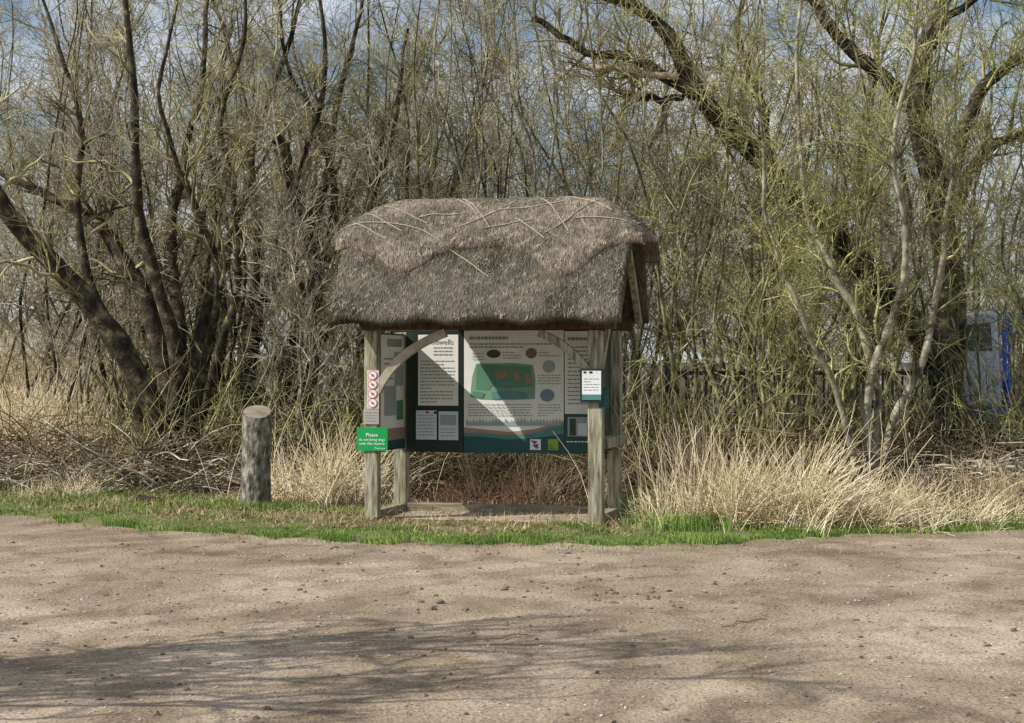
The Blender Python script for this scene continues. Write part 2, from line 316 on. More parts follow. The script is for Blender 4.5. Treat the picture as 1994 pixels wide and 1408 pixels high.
tag(stones('earth_crumbs',np.stack([X,Y,zg(X,Y)+.003],1),.005+.018*rng.random(n)**5,M['clod']),'brown crumbs of earth lying all over the track','earth crumbs',kind='stuff')
for (px,py,nn,lab) in [(1250,1160,24,'cluster of dark clods on the track in front of the right-hand post'),(850,1188,9,'small group of clods on the track left of centre'),(1000,1128,6,'few small clods just in front of the grass below the shelter')]:
    Y0=5840/(py-704); c=at(px,py,Y0)
    pp=np.stack([c[0]+rng.normal(size=nn)*.20,Y0+rng.normal(size=nn)*.4,np.full(nn,.010)],1)
    o=stones('clod_cluster',pp,rng.uniform(.010,.028,nn),M['clod']); tag(o,lab,'clods',kind='stuff')

# ------------------------------------------------------------------ shelter
TH=R(13.5); E0=np.array([-.286,18.386,0.]); ex=np.array([math.cos(TH),-math.sin(TH),0]); ey=np.array([math.sin(TH),math.cos(TH),0])
cam0=np.array([0,0,H])
def Lp(px,py,ly):
    d=np.array([(px-CX)/F,1,-(py-CY)/F]); t=(ly-(cam0-E0)@ey)/(d@ey); p=cam0+t*d-E0; return p@ex, p[2]
class MB:
    def __init__(s): s.v=[]; s.f=[]; s.m=[]; s.mats=[]
    def mi(s,m):
        if m not in s.mats: s.mats.append(m)
        return s.mats.index(m)
    def add(s,V,Fc,m):
        o=len(s.v); s.v+= [tuple(map(float,p)) for p in V]; k=s.mi(m)
        for f in Fc: s.f.append(tuple(i+o for i in f)); s.m.append(k)
    def box(s,a,b,m,jit=0):
        x0,y0,z0=a; x1,y1,z1=b
        V=[(x0,y0,z0),(x1,y0,z0),(x1,y1,z0),(x0,y1,z0),(x0,y0,z1),(x1,y0,z1),(x1,y1,z1),(x0,y1,z1)]
        if jit: V=[tuple(c+random.uniform(-jit,jit) for c in p) for p in V]
        s.add(V,[(0,3,2,1),(4,5,6,7),(0,1,5,4),(1,2,6,5),(2,3,7,6),(3,0,4,7)],m)
    def prism(s,poly,y0,y1,m,axis='y'):
        n=len(poly)
        if axis=='y': V=[(p[0],y0,p[1]) for p in poly]+[(p[0],y1,p[1]) for p in poly]
        else: V=[(y0,p[0],p[1]) for p in poly]+[(y1,p[0],p[1]) for p in poly]
        s.add(V,[tuple(range(n)),tuple(range(2*n-1,n-1,-1))]+[(i,i+n,(i+1)%n+n,(i+1)%n) for i in range(n)],m)
    def face(s,poly,m): s.add(poly,[tuple(range(len(poly)))],m)
    def disc(s,x,z,y,rx,rz,m,n=20): s.face([(x+rx*math.cos(a),y,z+rz*math.sin(a)) for a in [2*math.pi*i/n for i in range(n)]],m)
    def text(s,body,x,z,y,size,m,align='CENTER'):
        cu=bpy.data.curves.new('t','FONT'); cu.body=body; cu.size=size; cu.align_x=align; cu.resolution_u=2
        ob=bpy.data.objects.new('t',cu); COL.objects.link(ob); dg=bpy.context.evaluated_depsgraph_get()
        me=bpy.data.meshes.new_from_object(ob.evaluated_get(dg)); 
        s.add([(x+v.co.x,y,z+v.co.y) for v in me.vertices],[tuple(p.vertices) for p in me.polygons],m)
        bpy.data.objects.remove(ob); bpy.data.meshes.remove(me); bpy.data.curves.remove(cu)
    def build(s,name,parent=None,bevel=0,smooth=False):
        me=bpy.data.meshes.new(name); me.from_pydata(s.v,[],s.f)
        for m in s.mats: me.materials.append(m)
        me.polygons.foreach_set('material_index',s.m); 
        if smooth: me.polygons.foreach_set('use_smooth',[True]*len(s.f))
        me.update(); o=bpy.data.objects.new(name,me); COL.objects.link(o); o.parent=parent
        if bevel:
            b=o.modifiers.new('bevel','BEVEL'); b.width=bevel; b.segments=2; b.limit_method='ANGLE'
        return o
K=empty('notice_board_shelter',E0,'timber notice board shelter with a thick thatched roof at the edge of the track','shelter',rz=-TH)
def post(x,y,h,w=.068):
    mb=MB(); mb.box((x-w,y-w,-.05),(x+w,y+w,h),M['wood'],jit=.006); return mb.build('post',K,bevel=.009)
post(-1.13,0,1.905); post(1.13,0,1.905); post(-1.13,1.0,1.905); post(1.13,1.0,1.905)
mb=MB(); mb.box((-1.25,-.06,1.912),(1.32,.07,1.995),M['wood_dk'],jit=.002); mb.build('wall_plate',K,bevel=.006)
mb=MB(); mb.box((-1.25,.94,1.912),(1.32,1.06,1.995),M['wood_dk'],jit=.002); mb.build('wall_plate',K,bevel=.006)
mb=MB(); mb.box((1.085,-.15,2.0),(1.175,1.15,2.09),M['wood']); mb.build('tie_beam',K,bevel=.006)
def sweep(ctrl,w,y0,y1,m):
    (ax,az),(bx,bz),(cx,cz)=ctrl; out=[];inn=[]
    for i in range(15):
        t=i/14; x=(1-t)**2*ax+2*t*(1-t)*bx+t*t*cx; z=(1-t)**2*az+2*t*(1-t)*bz+t*t*cz
        dx=2*(1-t)*(bx-ax)+2*t*(cx-bx); dz=2*(1-t)*(bz-az)+2*t*(cz-bz); l=math.hypot(dx,dz)
        nx,nz=-dz/l,dx/l; out.append((x+nx*w/2,z+nz*w/2)); inn.append((x-nx*w/2,z-nz*w/2))
    mb=MB(); V=[];Fc=[]
    for (a,b) in zip(out,inn): V+= [(a[0],y0,a[1]),(a[0],y1,a[1]),(b[0],y1,b[1]),(b[0],y0,b[1])]
    for i in range(14):
        o=i*4
        for k in range(4): Fc.append((o+k,o+(k+1)%4,o+4+(k+1)%4,o+4+k))
    Fc+=[(0,3,2,1),(56,57,58,59)]
    mb.add(V,Fc,m); return mb.build('curved_brace',K)
sweep([Lp(a,b,-.05) for a,b in [(735,762),(770,683),(868,648)]],.082,-.085,-.015,M['wood_sunlit'])
sweep([Lp(a,b,-.05) for a,b in [(1163,755),(1133,682),(1050,648)]],.075,-.085,-.015,M['wood'])
mb=MB(); mb.prism([(.06,1.42),(.06,1.54),(.40,1.93),(.52,1.93)],1.146,1.18,M['wood'],'x'); mb.build('side_brace',K)
mb=MB(); mb.box((-1.06,.94,.0),(1.06,1.05,.125),M['wood_h'],jit=.005); mb.build('bottom_rail',K,bevel=.006)
for x in (-1.13,1.13):
    mb=MB(); mb.box((x-.05,.07,.0),(x+.05,.93,.115),M['wood'],jit=.005); mb.build('bottom_rail',K,bevel=.006)
    mb=MB(); mb.box((x-.085 if x<0 else x-.02,.02,.76),(x+.02 if x<0 else x+.115,1.02,.86),M['wood'],jit=.004); mb.build('side_rail',K,bevel=.006)
mb=MB(); mb.box((-1.06,.07,-.02),(1.06,.935,.045),M['slab'],jit=.005); mb.build('floor',K,bevel=.01)
def surf(x,s,off=0):
    ax=abs(x); y=.49+s*.88; zz=3.215-1.165*(math.sqrt(s*s+.05)-.2236)/.80
    zh=3.215-.42*max(0,(ax-.80)/.80)**2.2
    k=.14; h=max(0,min(1,.5+.5*(zh-zz)/k)); z=zh*(1-h)+zz*h-k*h*(1-h)
    z+= .018*mn.noise((x*2.1,s*3,1.))+.012*mn.noise((x*6,s*7,4.))
    ny=s/max(abs(s),1e-6)*min(1,abs(s)*4)*.8; 
    return np.array([x,y+off*ny,z+off*(.62+.38*(1-min(1,abs(s)*4)))])
def shell(name,xs,srange,oo,oi,m,straws,seed,flare=0,rr=.03,re=3,endr=0,thick=0,flr=0):
    V=[];nx=len(xs);ns=80
    Fc=[]
    for i,x in enumerate(xs):
        s0,s1=srange(x); ee=min(i,nx-1-i)
        er = -endr*(1-min(1,ee/5))**2
        for side,off in ((0,oo),(1,oi)):
            for j in range(ns):
                f=j/(ns-1); s=s0+(s1-s0)*f; e=min(f,1-f)*(ns-1); rd=0
                if side==0: rd=er-(rr*(1-e/re)**2 if e<re else 0)
                else: rd=-thick*(1-abs(s)) if x<1.0 else -thick*.1*(1-abs(s))
                p=surf(x+(flr if x>0 else flare)*x*(1-abs(s)),s,off+rd)
                if side==0: p=p+np.array([0,0,.009*mn.noise((x*14,s*16,seed))+.007*mn.noise((x*33,s*30,seed))])
                V.append(p)
    W=2*ns
    for i in range(nx-1):
        a=i*W; b=(i+1)*W
        for j in range(ns-1):
            Fc.append((a+j,b+j,b+j+1,a+j+1)); Fc.append((a+ns+j,a+ns+j+1,b+ns+j+1,b+ns+j))
        Fc.append((a,a+ns,b+ns,b)); Fc.append((a+ns-1,b+ns-1,b+W-1,a+W-1))
    for a,fl in ((0,0),((nx-1)*W,1)):
        for j in range(ns-1):
            q=(a+j,a+j+1,a+ns+j+1,a+ns+j); Fc.append(q if not fl else q[::-1])
    mb=MB(); mb.add(V,Fc,m)
    for _ in range(straws):
        x=random.uniform(xs[0]+.02,xs[-1]-.02); s0,s1=srange(x); s=random.uniform(s0+.02,s1) if random.random()<.2 else random.uniform(s0+.02,min(s1,.15))
        xx=x+(flr if x>0 else flare)*x*(1-abs(s)); p=surf(xx,s,oo+.0); q=surf(xx,s-.08 if s<0 else s+.08,oo+.0); d=nrm(q-p)
        d=nrm(d+np.array([random.gauss(0,.55),random.gauss(0,.15),random.gauss(0,.15)])); l=random.uniform(.02,.075); w=random.uniform(.001,.0026)
        nn=np.array([0,-.8 if s<0 else .8,.6]); sd=nrm(np.cross(d,nn))*w; lift=nn*random.uniform(.001,.007)
        mb.add([p-sd,p+sd,p+d*l+sd+lift,p+d*l-sd+lift],[(0,1,2,3)],M['reed_end'])
    return mb.build(name,K,smooth=True)
shell('thatch_roof',np.linspace(-1.47,1.43,90),lambda x:(-1.02+.012*math.sin(x*9),1),.0,-.10,M['thatch'],9000,2.,flare=-.005,rr=.025,re=3,endr=.02,thick=.17,flr=.03)
def scal(x):
    keys=[(-1.7,.50),(-1.30,.51),(-1.0,.60),(-.74,.78),(-.48,.55),(.05,.50),(.50,.56),(.84,.82),(1.06,.64),(1.25,.50),(1.7,.48)]
    f=lambda u: float(np.interp(u,[k[0] for k in keys],[k[1] for k in keys]))
    return sum(f(x+d)*w for d,w in ((-.21,1),(-.14,1.5),(-.07,2),(0,2),(.07,2),(.14,1.5),(.21,1)))/11+.010*mn.noise((x*9,0,0))
shell('ridge_cap',np.linspace(-1.55,1.60,100),lambda x:(-scal(x),.6),.066,-.03,M['thatch_cap'],12000,7.,rr=.062,re=8,endr=.05)
def sparline(p0,p1,sag=.0,r=.0048):
    pts=[]
    for i in range(9):
        t=i/8; x=p0[0]*(1-t)+p1[0]*t; s=p0[1]*(1-t)+p1[1]*t+sag*math.sin(math.pi*t); pts.append(surf(x,s,.076 if s>-scal(x)+.07 else (.045 if s>-scal(x)+.02 else .012)))
    return np.array(pts),np.full(9,r)
sp=[((-1.50,-.36),(-.62,-.42),.05),((-.62,-.42),(.10,-.74),.01),((-1.3,-.22),(-.85,-.42),0),((-.3,-.1),(.05,-.40),.02),((.25,-.16),(-.25,-.38),-.02),((.1,-.24),(.75,-.16),-.02),((.5,-.1),(.85,-.44),.02),((1.1,-.12),(.62,-.45),-.02),((.9,-.33),(1.4,-.36),.01),((.3,-.33),(.62,-.50),.01),((-.35,-.12),(-.1,-.28),.01),((-1.35,-.34),(-1.0,-.48),0),((.75,-.06),(1.25,-.26),.01),((-.7,-.3),(-.3,-.28),.01),((-1.1,-.15),(-.6,-.36),0),((.0,-.40),(.45,-.34),0)]
b=[sparline((a[0],a[1]),(c[0],c[1]),g) for a,c,g in sp]
tubes('hazel_spars',[(np.stack([q[0] for q in b]),np.stack([q[1] for q in b]),5)],M['spar'],K)
for x in (-1.13,1.13,1.34):
    for sg in (-1,1):
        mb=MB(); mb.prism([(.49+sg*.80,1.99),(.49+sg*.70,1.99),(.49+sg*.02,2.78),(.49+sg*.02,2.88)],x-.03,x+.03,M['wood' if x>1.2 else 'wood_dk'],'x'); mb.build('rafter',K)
mb=MB(); mb.box((1.10,.44,2.095),(1.16,.54,2.80),M['wood_dk']); mb.build('king_post',K)

LY=.90
class Art(MB):
    def rect(s,px0,py0,px1,py1,k,m,ly=LY):
        x0,z0=Lp(px0,py0,ly); x1,z1=Lp(px1,py1,ly); y=ly-.012-.003*k
        s.face([(x0,y,z1),(x1,y,z1),(x1,y,z0),(x0,y,z0)],m)
    def poly(s,pts,k,m,ly=LY):
        y=ly-.012-.003*k; s.face([(Lp(a,b,ly)[0],y,Lp(a,b,ly)[1]) for a,b in pts],m)
    def circ(s,px,py,rx,ry,k,m,ly=LY):
        x,z=Lp(px,py,ly); s.disc(x,z,ly-.012-.003*k,rx/188,ry/188,m)
    def lines(s,px0,py0,px1,py1,rows,k,m,h=.35,ly=LY):
        for i in range(rows):
            py=py0+(py1-py0)*(i+.5)/rows; x=px0; t=(py1-py0)/rows*h
            end=px1-(px1-px0)*(random.uniform(.3,.7) if random.random()<.15 else random.uniform(0,.08))
            while x<end:
                w=random.uniform(2.5,9); s.rect(x,py-t/2,min(x+w,end),py+t/2,k,m,ly); x+=w+1.6
    def base(s,px0,py0,px1,py1,m,ly=LY,thick=.02):
        x0,z0=Lp(px0,py0,ly); x1,z1=Lp(px1,py1,ly); s.box((x0,ly-.01,z1),(x1,ly-.01+thick,z0),m)
    def ptext(s,body,px,py,size_px,k,m,ly=LY,align='CENTER',sc=188.):
        x,z=Lp(px,py,ly); s.text(body,x,z,ly-.012-.003*k,size_px/sc,m,align)
a=Art(); a.base(806,644,902,878,M['frame'],thick=.04)
a.rect(815,652,893,790,1,M['cream']); a.ptext('ndwells',862,671,15,2,M['ink']); a.lines(845,674,885,694,3,2,M['ink']); a.lines(820,700,888,786,13,2,M['ink'],.3)
a.rect(811,799,851,856,1,M['paper']); a.rect(855,801,893,857,1,M['paper']); a.lines(815,806,847,850,7,2,M['ink'],.25); a.rect(858,808,889,828,2,M['greyp']); a.lines(859,832,889,852,3,2,M['ink'],.25)
a.rect(830,801,836,805,3,M['red']); a.rect(846,801,851,806,3,M['black'])
a.build('cased_notice_board',K)
a=Art(); a.base(904,644,1098,882,M['cream'])
a.poly([(904,832),(940,836),(990,841),(1040,836),(1098,820),(1098,882),(904,882)],1,M['pink'])
a.poly([(904,843),(935,842),(985,848),(1035,845),(1070,834),(1098,826),(1098,882),(904,882)],2,M['tealm'])
a.poly([(904,850),(940,850),(990,856),(1040,853),(1080,848),(1098,844),(1098,882),(904,882)],3,M['teal'])
a.lines(915,653,1058,664,1,2,M['ink'],.5); a.lines(915,667,1075,679,2,2,M['ink'],.4)
a.poly([(928,708),(1000,707),(1038,711),(1043,738),(1042,777),(1000,779),(935,777),(916,773),(920,735)],1,M['maplt'])
a.poly([(930,710),(1034,714),(1038,752),(985,756),(958,752),(952,760),(927,758)],2,M['mapgr'])
a.poly([(964,724),(986,720),(990,734),(968,740)],3,M['mapor']); a.poly([(1000,726),(1011,720),(1014,740),(1004,744)],3,M['mapor']); a.poly([(1022,730),(1032,726),(1036,748),(1024,750)],3,M['mapor']); a.poly([(972,744),(1000,742),(1010,750),(980,754)],3,M['wateg'])
a.poly([(958,763),(1000,761),(1026,765),(1028,776),(960,777)],3,M['wateg']); a.poly([(922,762),(945,765),(940,775),(920,771)],3,M['mapgr'])
a.circ(962,689,14,8,2,M['dkgr']); a.circ(1035,688,11,10,2,M['brownp']); a.circ(1069,714,12,12,2,M['greyp']); a.circ(1066,770,14,12,2,M['bluep']); a.poly([(1057,763),(1066,772),(1078,766),(1070,779),(1064,775)],3,M['ink'])
for (x0,y0,x1,y1,r) in [(980,684,1018,700,3),(920,686,944,702,3),(1050,684,1092,696,2),(1048,728,1094,750,4),(1048,786,1094,812,5),(912,785,1040,812,5)]: a.lines(x0,y0,x1,y1,r,2,M['ink'],.28)
for i in range(30):
    x=908+i*6.2; h=random.uniform(3,9); a.poly([(x,826-h*.3),(x+2,822-h),(x+5,824-h*.5),(x+6,829),(x,829)],2,M['greyp'])
a.rect(1033,855,1054,876,4,M['white']); a.poly([(1034,857),(1048,859),(1042,866)],5,M['magenta']); a.poly([(1038,867),(1050,864),(1046,874)],5,M['navy']); a.poly([(1044,868),(1052,872),(1044,874)],6,M['magenta'])
a.rect(1068,855,1088,876,4,M['lime']); a.lines(1070,866,1086,875,2,5,M['dkgr'],.4)
a.build('map_board',K)
a=Art(); a.base(1100,645,1176,882,M['cream']); a.lines(1106,655,1168,665,1,2,M['ink'],.55); a.lines(1106,672,1168,790,15,2,M['ink'],.28)
a.rect(1100,806,1176,882,1,M['teal']); a.rect(1106,812,1150,850,2,M['greyp']); a.rect(1110,815,1122,848,3,M['dkgr']); a.rect(1126,824,1144,848,3,M['paper']); a.lines(1104,856,1150,864,1,3,M['cream'],.3)
a.build('information_board',K)
mb=MB(); mb.box((-1.06,.925,.66),(1.06,.938,1.91),M['pdark']); mb.build('backing_board',K)
def side(lx,sgn,nm):
    mb=MB(); mb.box((lx-.012,.075,.70),(lx+.012,.925,1.885),M['pdark'])
    if sgn:
        x=lx+.015
        def q(y0,z0,y1,z1,k,m): mb.face([(x+.003*k,y0,z0),(x+.003*k,y1,z0),(x+.003*k,y1,z1),(x+.003*k,y0,z1)],m)
        q(.09,.72,.91,1.87,0,M['cream']); q(.09,.72,.91,.80,1,M['teal']); q(.09,.80,.91,.92,1,M['pink']); q(.55,1.35,.85,1.7,1,M['greyp']); q(.2,1.05,.6,1.35,1,M['greyp']); q(.3,1.75,.8,1.83,1,M['ink']); q(.62,1.0,.85,1.2,1,M['mapgr'])
        for i in range(5): q(.2,1.42+i*.05,.5,1.435+i*.05,1,M['ink'])
    mb.build(nm,K)
side(-1.09,1,'side_panel'); side(1.09,0,'side_panel')
SY=-.078
def sign(px0,py0,px1,py1,m,thick=.012,ly=SY):
    a=Art(); x0,z0=Lp(px0,py0,ly); x1,z1=Lp(px1,py1,ly); a.box((x0,ly-.0095,z1),(x1,ly+thick-.0095,z0),m); return a
a=sign(695,832,755,878,M['signgr'])
a.ptext('Please',725,850,10,1,M['white'],SY,sc=196); a.ptext('do not bring dogs',725,858.5,7.4,1,M['white'],SY,sc=196); a.ptext('onto this reserve',725,866,7.4,1,M['white'],SY,sc=196); a.ptext('Thank you',740,874.5,5,1,M['white'],SY,sc=196)
o=a.build('green_sign',K); o['label']='green sign asking visitors not to bring dogs'
a=sign(715,721,738,796,M['strip'])
for cy in (731,749,767,785):
    a.circ(726.5,cy,9.2,8.7,1,M['red'],SY); a.circ(726.5,cy,7.9,7.4,2,M['white'],SY); a.rect(724,cy-2,729,cy+1.6,3,M['ink'],SY); a.poly([(721.8,cy-5),(722.5,cy-5.5),(731.4,cy+4.7),(730.7,cy+5.2)],4,M['red'],SY)
o=a.build('pictogram_strip',K); o['label']='vertical strip of four round prohibition symbols'
a=sign(708,797,738,826,M['plaque']); a.lines(711,800,735,822,4,1,M['ink'],.2,SY); o=a.build('plaque',K); o['label']='weathered grey plaque below the round symbols'
a=sign(1130,718,1175,784,M['frame'],.035,SY-.02); a.rect(1134,722,1171,779,1,M['white'],SY-.02); a.rect(1134,768,1171,779,2,M['tealm'],SY-.02); a.lines(1137,735,1168,762,5,2,M['ink'],.2,SY-.02); a.rect(1137,723,1142,727,2,M['black'],SY-.02); a.rect(1148,723,1154,727,2,M['black'],SY-.02)
o=a.build('framed_notice',K); o['label']='small dark-framed white notice on the right front post'
a=sign(1166,754,1186,794,M['teal'],.01,SY+.013); a.lines(1176,760,1184,788,6,1,M['mapgr'],.3,SY+.013); a.build('small_plate',K)

# ------------------------------------------------------------------ stump post
c=at(497,704,20.3); root=empty('tree_stump_post',(c[0],20.3,0),'upright bark-covered log post with a slanted sawn top, left of the shelter','post')
V=[];Fc=[];ns=40;nz=40
for j in range(nz+1):
    for i in range(ns):
        a=2*math.pi*i/ns; t=j/nz; r=.158+.006*mn.noise((math.cos(a)*2,math.sin(a)*2,t*3))+.008*mn.noise((math.cos(a)*8,math.sin(a)*8,t*14))+(.02*(1-t)**6)
        x=r*math.cos(a)+.02*t; y=r*math.sin(a); top=1.06+.42*y-.05*x; V.append((x,y,-.05+(top+.05)*t))
for j in range(nz):
    for i in range(ns): Fc.append((j*ns+i,j*ns+(i+1)%ns,(j+1)*ns+(i+1)%ns,(j+1)*ns+i))
mb=MB(); mb.add(V,Fc,M['stumpbark']); mb.build('bark',root,smooth=True)
mb=MB(); mb.face([(.02+(p[0]-.02)*.95,p[1]*.95,p[2]-.002) for p in V[-ns:]],M['stumptop']); mb.build('sawn_top',root)
c=at(292,704,20.9); mb=MB(); mb.box((-.16,-.07,-.01),(.14,.07,.075),M['darklog'],jit=.02); o=mb.build('log_chunk',bevel=.02); o.location=(c[0],20.9,.02); o.rotation_euler=(0,.06,-.25); tag(o,'small dark rotten chunk of timber lying in the grass left of the log post','log')
for (px,py,l,lab) in [(1450,1220,.3,'thin pale twig lying on the track at right'),(960,1252,.4,'forked dry twig lying on the track in the foreground')]:
    Y0=5840/(py-704); c=at(px,py,Y0); p=np.stack([np.linspace(-l/2,l/2,6),rng.normal(size=6)*.03+np.linspace(-.1,.25,6),np.full(6,.010)],1)
    o=tubes('fallen_twig',[(p[None],np.full((1,6),.0035),5),(*spawn(p[None],np.full((1,6),.004),4,(.06,.16),3,.6,.0,.1,.7,rmin=.002),3)],M['litter']); o.location=(c[0],Y0,.006); tag(o,lab,'twig')

# ------------------------------------------------------------------ dry reeds
def reeds(name,label,px,Y,n,sx,sy,h,lean,m,cat='dry reeds',tall=0,group=None,bias=(0,0),r=(.003,.006),lo=.15):
    c=at(px,704,Y); base=np.array([c[0],Y,0]); b=np.stack([rng.normal(size=n)*sx,rng.normal(size=n)*sy,np.zeros(n)],1)
    b=b+.12*np.sin(b*9+1)*np.array([1,1,0])
    a=rng.random(n)*2*math.pi; ln=np.abs(rng.normal(size=n))*lean; d=nrm(np.stack([np.cos(a)*ln+bias[0]+b[:,0]*.4,np.sin(a)*ln+bias[1],np.ones(n)],1))
    L=rng.uniform(lo,1,n)**1.0*h*np.exp(-(b[:,0]/sx/2.2)**2)
    if tall: L[:tall]=rng.uniform(.8,1.3,tall)*h; d[:tall]=nrm(d[:tall]*np.array([.5,.5,1]))
    pts=[b];p=b
    for j in range(4):
        p=p+d*(L/4)[:,None]; pts.append(p); d=nrm(d+d*np.array([1,1,0])*.35+np.array([0,0,-.08])*ln[:,None]+rng.normal(size=d.shape)*.10)
    P=np.stack(pts,1); P[...,2]=np.maximum(P[...,2],.01); r0=rng.uniform(*r,(n,1)); Rr=r0*np.linspace(1,.45,5)[None]
    o=tubes(name,[(P,Rr,3)],m); o.location=base; tag(o,label,cat,group); return o
reeds('reed_clump','large pale dry reed clump leaning over the verge right of the shelter',1510,18.15,2600,.60,.34,.98,.7,M['straw'],tall=90,bias=(.15,-.1),r=(.003,.0065),lo=.25)
reeds('reed_clump','tall thin upright dry reeds beside the right end of the shelter',1335,18.3,450,.18,.2,1.1,.28,M['straw'],tall=70)
reeds('reed_clump','low flattened dry reed mat around the foot of the pale slender tree',1720,18.5,2200,.75,.42,.62,1.1,M['straw'],tall=30,bias=(-.15,-.1))
reeds('reed_clump','darker dry reed clump near the right edge of the verge',1900,19.6,1300,.6,.5,.7,.8,M['straw_dk'],tall=30)
reeds('reed_clump','pale dry reed tussock between the log post and the shelter',610,21.2,900,.40,.35,.9,.7,M['straw'],tall=60)
reeds('reed_clump','thin dry reed tussock close behind the left posts of the shelter',690,21.6,400,.35,.35,.9,.5,M['straw'],tall=15)
reeds('reed_clump','low straw-coloured reeds along the back of the verge near the left edge',200,23.0,1000,.9,.4,.4,1.1,M['straw'])
reeds('reed_clump','low brown dead bracken behind the shelter floor',960,20.6,600,.55,.25,.42,.7,M['rust'],cat='bracken')
reeds('reed_clump','brown dead stalks standing behind the shelter boards',1010,21.4,1000,1.0,.4,.8,.5,M['under'],tall=30)
def field(name,label,x0,x1,Y0,Y1,n,h,m,cat,r=(.006,.012),lean=.25):
    X=rng.uniform(x0,x1,n); Y=rng.uniform(Y0,Y1,n); X=X*Y/Y0; b=np.stack([X,Y,np.zeros(n)],1); d=nrm(np.stack([rng.normal(size=n)*lean,rng.normal(size=n)*lean,np.ones(n)],1)); L=rng.uniform(.3,1,n)*h*(.75+.5*np.sin(X*1.7)*np.sin(Y*1.3))
    p1=b+d*(L*.55)[:,None]; p2=p1+nrm(d+rng.normal(size=d.shape)*.35)*(L*.45)[:,None]
    o=tubes(name,[(np.stack([b,p1,p2],1),rng.uniform(*r,(n,1))*np.array([[1,.8,.4]]),3)],m); tag(o,label,cat,kind='stuff'); return o
field('reed_field','pale straw reed bed seen behind the shrubs at left',-11,-5.0,30,44,10000,2.4,M['straw'],'reeds')
field('tan_grass','sunlit tan grass standing at the far left behind the brush',-7.6,-5.2,24,28,4500,1.35,M['straw'],'dry grass',r=(.004,.010),lean=.35)
field('undergrowth','low tangle of brown stems under the whole thicket',-7.5,8,24,34,6000,1.2,M['under'],'undergrowth',r=(.005,.010),lean=.8)
def arcs(name,label,x0,x1,Y0,Y1,n,h,m,cat,kind=None,L=(.5,1.8),r=(.004,.009),up=.9,mound=False,droop=.16):
    X=rng.uniform(x0,x1,n);Y=rng.uniform(Y0,Y1,n); hz=np.full(n,h)
    if mound: hz=h*(.35+.65*np.clip(np.sin((X-x0)/(x1-x0)*math.pi)+.35*np.sin(X*4),0,1.2))
    b=np.stack([X,Y,rng.random(n)*hz*.6],1); a=rng.random(n)*6.28; d=nrm(np.stack([np.cos(a),np.sin(a)*.6,rng.uniform(-.15,up,n)],1)); l=rng.uniform(*L,n)
    pts=[b];p=b
    for j in range(5):
        p=p+d*(l/5)[:,None]; pts.append(p); d=nrm(d+rng.normal(size=d.shape)*.24+np.array([0,0,-droop]))
    P=np.stack(pts,1); P[...,2]=np.maximum(P[...,2],.01)
    o=tubes(name,[(P,rng.uniform(*r,(n,1))*np.linspace(1,.4,6)[None],3)],m); return tag(o,label,cat,kind=kind)
arcs('brambles','arching brown bramble stems between the shrub bases',-7.0,8,21.8,28,5500,1.0,M['under'],'brambles','stuff',r=(.004,.010))
arcs('mossy_stems','olive mossy shoots and brambles rising between the shrub bases',-5.0,8,22.5,28,2800,1.3,M['twig_ol'],'brambles','stuff',up=2.6,droop=.03,r=(.004,.009))
arcs('brush_pile','low pile of cut grey branches on the ground left of the log post',-6.6,-3.1,22.0,23.4,560,.6,M['twig_gr'],'brush pile',r=(.006,.020),L=(.4,1.4),up=.6,mound=True)
arcs('brush_pile','heap of dead brown branches at the right edge behind the reeds',4.9,7.4,20.8,23.0,600,.85,M['twig_gr'],'brush pile',r=(.006,.024),L=(.4,1.3),up=.5,mound=True)
reeds('straw_heap','small tan heap of cut straw on the brush pile at left',135,22.0,1700,.30,.2,.42,1.6,M['straw'],cat='straw')

# ------------------------------------------------------------------ traced trees
BO,BG,BD=M['bark_ol'],M['bark_gr'],M['bark']; TO,TG,TM=M['twig_ol'],M['twig_gr'],M['twig_mx']
def bx(px,Y): return (at(px,704,Y)[0],Y,0)
st=[pxstem([(318,950,27),(300,800,25),(225,650,22),(135,545,20),(45,455,18),(0,390,16),(-60,260,11),(-130,60,6)],23.7,-1.0),
 pxstem([(322,950,22),(330,780,20),(300,630,17),(250,520,15),(185,430,13),(100,385,9),(20,345,6),(-60,290,4)],24.4,1.2),
 pxstem([(330,950,18),(345,740,16),(320,600,14),(275,460,12),(262,320,9),(262,150,7),(240,0,5),(230,-150,3)],24.3,-.3),
 pxstem([(340,950,15),(370,740,14),(400,600,12),(440,500,10),(480,380,8),(500,240,6),(560,100,5),(600,-60,3)],24.3,.6),
 pxstem([(335,950,15),(350,680,13),(335,500,11),(350,340,8),(390,180,6),(400,30,4),(420,-100,3)],24.5,1.4),
 pxstem([(310,950,13),(245,720,11),(185,570,10),(150,410,8),(160,250,6),(120,100,4),(60,-50,3)],24.4,.8),
 pxstem([(345,950,11),(420,720,10),(460,570,8),(455,400,6),(430,250,5),(470,80,4),(480,-60,3)],24.2,-.8),
 pxstem([(340,950,12),(385,780,11),(425,560,9),(400,440,7),(340,300,5),(310,150,4),(350,-20,3)],24.0,-1.2)]
tree('multi_stem_tree','multi-stemmed bare tree at left, its thickest dark stem sweeping out to the left edge','tree',bx(322,24.3),st,BD,TM,k1=14,k2=6,k3=6,buds=900,t0=.32)
